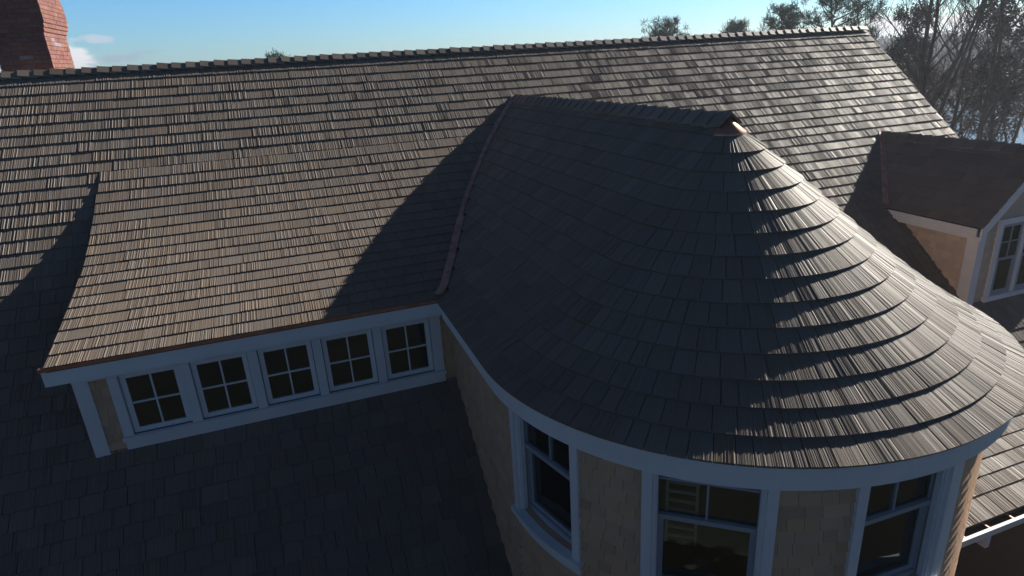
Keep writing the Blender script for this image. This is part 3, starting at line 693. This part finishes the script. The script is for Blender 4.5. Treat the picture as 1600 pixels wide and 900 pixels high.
def needle_clump(mb, c, R, s, n=46, updir=.5):
    """a tuft of needles radiating from a shoot tip"""
    g = R.uniform(.65, 1.5); d = rng.normal(0, 1, (n, 3)); d[:, 2] += updir; d /= np.linalg.norm(d, axis=1)[:, None]
    w = np.cross(d, rng.normal(0, 1, (n, 3))); w /= np.linalg.norm(w, axis=1)[:, None]; L = s*rng.uniform(.6, 1.1, (n, 1)); o = np.array(c)+rng.normal(0, s*.35, (n, 3))
    v = np.stack([o-w*.016*s/.3, o+w*.016*s/.3, o+d*L+w*.010*s/.3, o+d*L-w*.010*s/.3], 1).reshape(-1, 3)
    mb.add(v, [(4*i, 4*i+1, 4*i+2, 4*i+3) for i in range(n)], (g, g*R.uniform(.95, 1.08), g*.95))
def pine(label, px, dist, top_el, halfw, seed, depth=4.5, dens=1.0, tuft=.30):
    R = random.Random(seed); x, y = at(px, dist); z = hgt(x, y)-.1; zt = CZ+math.tan(math.radians(top_el))*dist; H = zt-z
    root = thing('pine_tree', label, 'tree', (x, y, z), 'pine trees behind the roof'); tr = MB(); fo = MB(); base = np.array([x, y, z])
    n = 9; ptr = [base+np.array([.25*math.sin(i*.9+seed), .2*math.cos(i*.7), H*.97*i/n]) for i in range(n+1)]; tr.tube(ptr, np.linspace(.2, .035, n+1), 7)
    k = int(34*dens); zlo = H-depth
    for i in range(k):
        t = (i+R.random())/k; zz = zlo+(depth-.25)*t; ph = i*2.4+R.random(); L = halfw*(math.sin(min(1, (1-t)*1.35+.15)*math.pi*.5)**.8)*R.uniform(.55, 1.12)
        st = np.array([base[0], base[1], base[2]+zz-.1*L]); d = np.array([math.cos(ph), math.sin(ph), .12+.75*t]); d /= np.linalg.norm(d)
        en = st+d*L; mid = (st+en)/2+np.array([0, 0, -.06*L]); tr.tube([st, mid, en], [.045, .028, .012], 4)
        m = max(3, int(7*L/halfw*dens+2))
        for j in range(m):
            q = R.uniform(.35, 1.05); c = st+(en-st)*q+np.array([R.gauss(0, .17), R.gauss(0, .17), R.gauss(.07, .13)])*halfw/1.6
            tr.tube([st+(en-st)*min(q, 1)*.9, c], [.012, .006], 3); needle_clump(fo, c, R, tuft*R.uniform(.75, 1.15), 40)
    tr.build('trunk', M['bark'], root, 'm'); fo.build('crown', M['needle'], root, 'm'); return root
pine('pine top just breaking the ridge at the far left of the tree line', 428, 52, 1.35, 1.55, 11, 2.6)
pine('rounded pine crown above the middle of the main ridge', 1038, 46, 2.15, 2.0, 12, 3.4, 1.1, .26)
pine('small pointed pine top showing over the ridge', 1150, 48, 1.75, 1.25, 13, 2.8)
pine('loose pine crown left of the tallest pine', 1222, 44, 2.65, 1.35, 14, 3.4, .9)
pine('tallest dense pine rising out of the picture beside the ridge end', 1300, 40, 4.8, 2.6, 15, 5.0, 1.15, .27)
G = 'bare trees by the pond'
make_tree('bare_tree', 'thin bare tree between two pines above the ridge', 1190, 45, 13.5, 21, group=G, r0=.09, first=.7, limbs=9, leaders=1, wide=.12)
make_tree('bare_tree', 'fine twigged bare tree nearest the end of the roof ridge', 1398, 38, 15.0, 22, group=G, r0=.12, first=.55, limbs=15, wide=.16, kids=(5, 7))
make_tree('bare_tree', 'tall bare tree with the thickest dark trunk by the pond', 1484, 31, 17.2, 23, group=G, r0=.21, first=.50, limbs=17, wide=.19, leaders=4)
make_tree('bare_tree', 'slanting bare tree right of the thick trunk', 1520, 36, 16.4, 24, group=G, r0=.14, lean=.02, first=.50, limbs=15, wide=.17)
make_tree('bare_tree', 'bare tree with upswept limbs near the right edge', 1558, 33, 16.8, 25, group=G, r0=.15, lean=.03, first=.52, limbs=15, wide=.18)
make_tree('bare_tree', 'slender bare tree behind the rake of the roof', 1444, 42, 15.2, 26, group=G, r0=.10, first=.42, limbs=14, wide=.14, leaders=1)
make_tree('bare_tree', 'small crooked bare tree low over the water', 1506, 41, 10.2, 27, group=G, r0=.11, first=.40, limbs=12, wide=.20, leaders=2)
make_tree('bare_tree', 'dark leaning bare tree low at the right edge', 1578, 30, 9.2, 28, group=G, r0=.15, lean=.10, first=.42, limbs=8, wide=.22)
make_tree('bare_tree', 'bare tree at the right edge with a pale trunk', 1600, 40, 15.6, 29, group=G, r0=.12, first=.5, limbs=12, wide=.16, leaders=2)
make_tree('oak_tree', 'oak holding rusty brown leaves over the pond', 1560, 37, 10.6, 31, 'leafy', r0=.14, first=.5, limbs=16, wide=.22, kids=(5, 6))
make_tree('oak_tree', 'broad oak with sparse brown leaves below the ridge end', 1432, 47, 10.8, 32, 'leafy', r0=.14, first=.45, limbs=15, wide=.20, kids=(5, 6))
make_tree('oak_tree', 'low oak with thin rust leaves left of the thick dark trunk', 1466, 46, 10.4, 36, 'leafy', r0=.12, first=.4, limbs=15, wide=.20, kids=(5, 6))
make_tree('oak_tree', 'low oak with thin rust leaves right of the thick dark trunk', 1526, 45, 10.6, 37, 'leafy', r0=.12, first=.45, limbs=14, wide=.20, kids=(5, 6))
make_tree('cedar_tree', 'grey green cedar mixed with bare twigs right of the ridge end', 1418, 45, 13.2, 33, 'cedar', r0=.14, first=.45, limbs=16, wide=.13, leaders=1, kids=(4, 6))
make_tree('cedar_tree', 'green cedar filling the upper right corner', 1606, 36, 14.8, 34, 'cedar', r0=.16, first=.50, limbs=16, wide=.15, leaders=1, kids=(4, 6))
make_tree('cedar_tree', 'dark low cedar at the foot of the bare trees', 1386, 40, 11.3, 35, 'cedar', r0=.14, first=.4, limbs=14, wide=.16, leaders=1, kids=(4, 6))
# far wood over the pond
mb = MB(); R = random.Random(3)
for i in range(1500):
    az = math.radians(R.uniform(43, 66)); d = R.uniform(184, 290); x, y = math.sin(az)*d, math.cos(az)*d; z = hgt(x, y); H = R.uniform(5.0, 9.2)
    if z < -1.4: continue
    if z+H > CZ+.8: H = CZ+.8-z
    g = R.uniform(.6, 1.5); ever = R.random() < .3; tn = (g*.65, g*1.1, g*.7) if ever else (g*1.2, g*.95, g*.85)
    k = 26; t = rng.uniform(.1, 1, k); rr = 2.0*np.sqrt(1-(t-.45)**2*1.6)*rng.uniform(.2, 1, k); ph = rng.uniform(0, 6.28, k)
    p = np.stack([x+rr*np.cos(ph), y+rr*np.sin(ph), z+H*t], 1); a = rng.normal(0, 1, (k, 3)); a[:, 2] += .6; a /= np.linalg.norm(a, axis=1)[:, None]; b = np.cross(a, rng.normal(0, 1, (k, 3))); b /= np.linalg.norm(b, axis=1)[:, None]
    mb.add(np.stack([p-a*.8, p+b*.35, p+a*.8, p-b*.35], 1).reshape(-1, 3), [(4*q, 4*q+1, 4*q+2, 4*q+3) for q in range(k)], tn)
wd = MB(); R = random.Random(8)
for i in range(520):                       # unseen wood added behind the camera to dim the low sky; mirrored in the glass
    az = math.radians(R.uniform(112, 318)); d = R.uniform(34, 62); x, y = math.sin(az)*d, math.cos(az)*d; H = R.uniform(9, 17); g = R.uniform(.6, 1.5)
    tn = (g*.7, g*1.15, g*.6) if R.random() < .6 else (g*1.3, g*1.0, g*.75); k = 46; t = rng.uniform(.12, 1, k); rr = 2.6*np.sqrt(1-(t-.45)**2*1.6)*rng.uniform(.3, 1, k); ph = rng.uniform(0, 6.28, k)
    p = np.stack([x+rr*np.cos(ph), y+rr*np.sin(ph), H*t], 1); a = rng.normal(0, 1, (k, 3)); a /= np.linalg.norm(a, axis=1)[:, None]; b = np.cross(a, rng.normal(0, 1, (k, 3))); b /= np.linalg.norm(b, axis=1)[:, None]
    wd.add(np.stack([p-a*1.0, p+b*.6, p+a*1.0, p-b*.6], 1).reshape(-1, 3), [(4*q, 4*q+1, 4*q+2, 4*q+3) for q in range(k)], tn)
    wd.tube([(x, y, -.3), (x, y, H*.8)], [.16, .05], 5, (1.2, 1, .9))
tag(wd.build('surrounding_wood', M['farwood'], None, 'm'), 'mixed wood standing unseen round the lawn', 'wood', kind='stuff')
o = mb.build('far_wood', M['farwood'], None, 'm'); tag(o, 'dark wooded shore beyond the pond', 'wood', kind='stuff')
print('objects', len(bpy.data.objects), 'faces', sum(len(m.polygons) for m in bpy.data.meshes))

# thin haze volume added to lift the dark trees, in place of lens glare
hz = bpy.data.materials.new('haze'); hz.use_nodes = True; t = hz.node_tree; t.nodes.clear(); o_ = N(t, 'ShaderNodeOutputMaterial'); pv = N(t, 'ShaderNodeVolumePrincipled')
pv.inputs['Color'].default_value = (.80, .88, 1, 1); pv.inputs['Density'].default_value = .0011; pv.inputs['Anisotropy'].default_value = .35; t.links.new(pv.outputs[0], o_.inputs['Volume'])
mb = MB(); mb.box((-1300, -1300, -8.6), (1300, 1300, 19.5)); o = mb.build('haze', hz, None, 'm'); tag(o, 'thin pale haze added over pond and trees in place of lens glare', 'haze', kind='stuff')
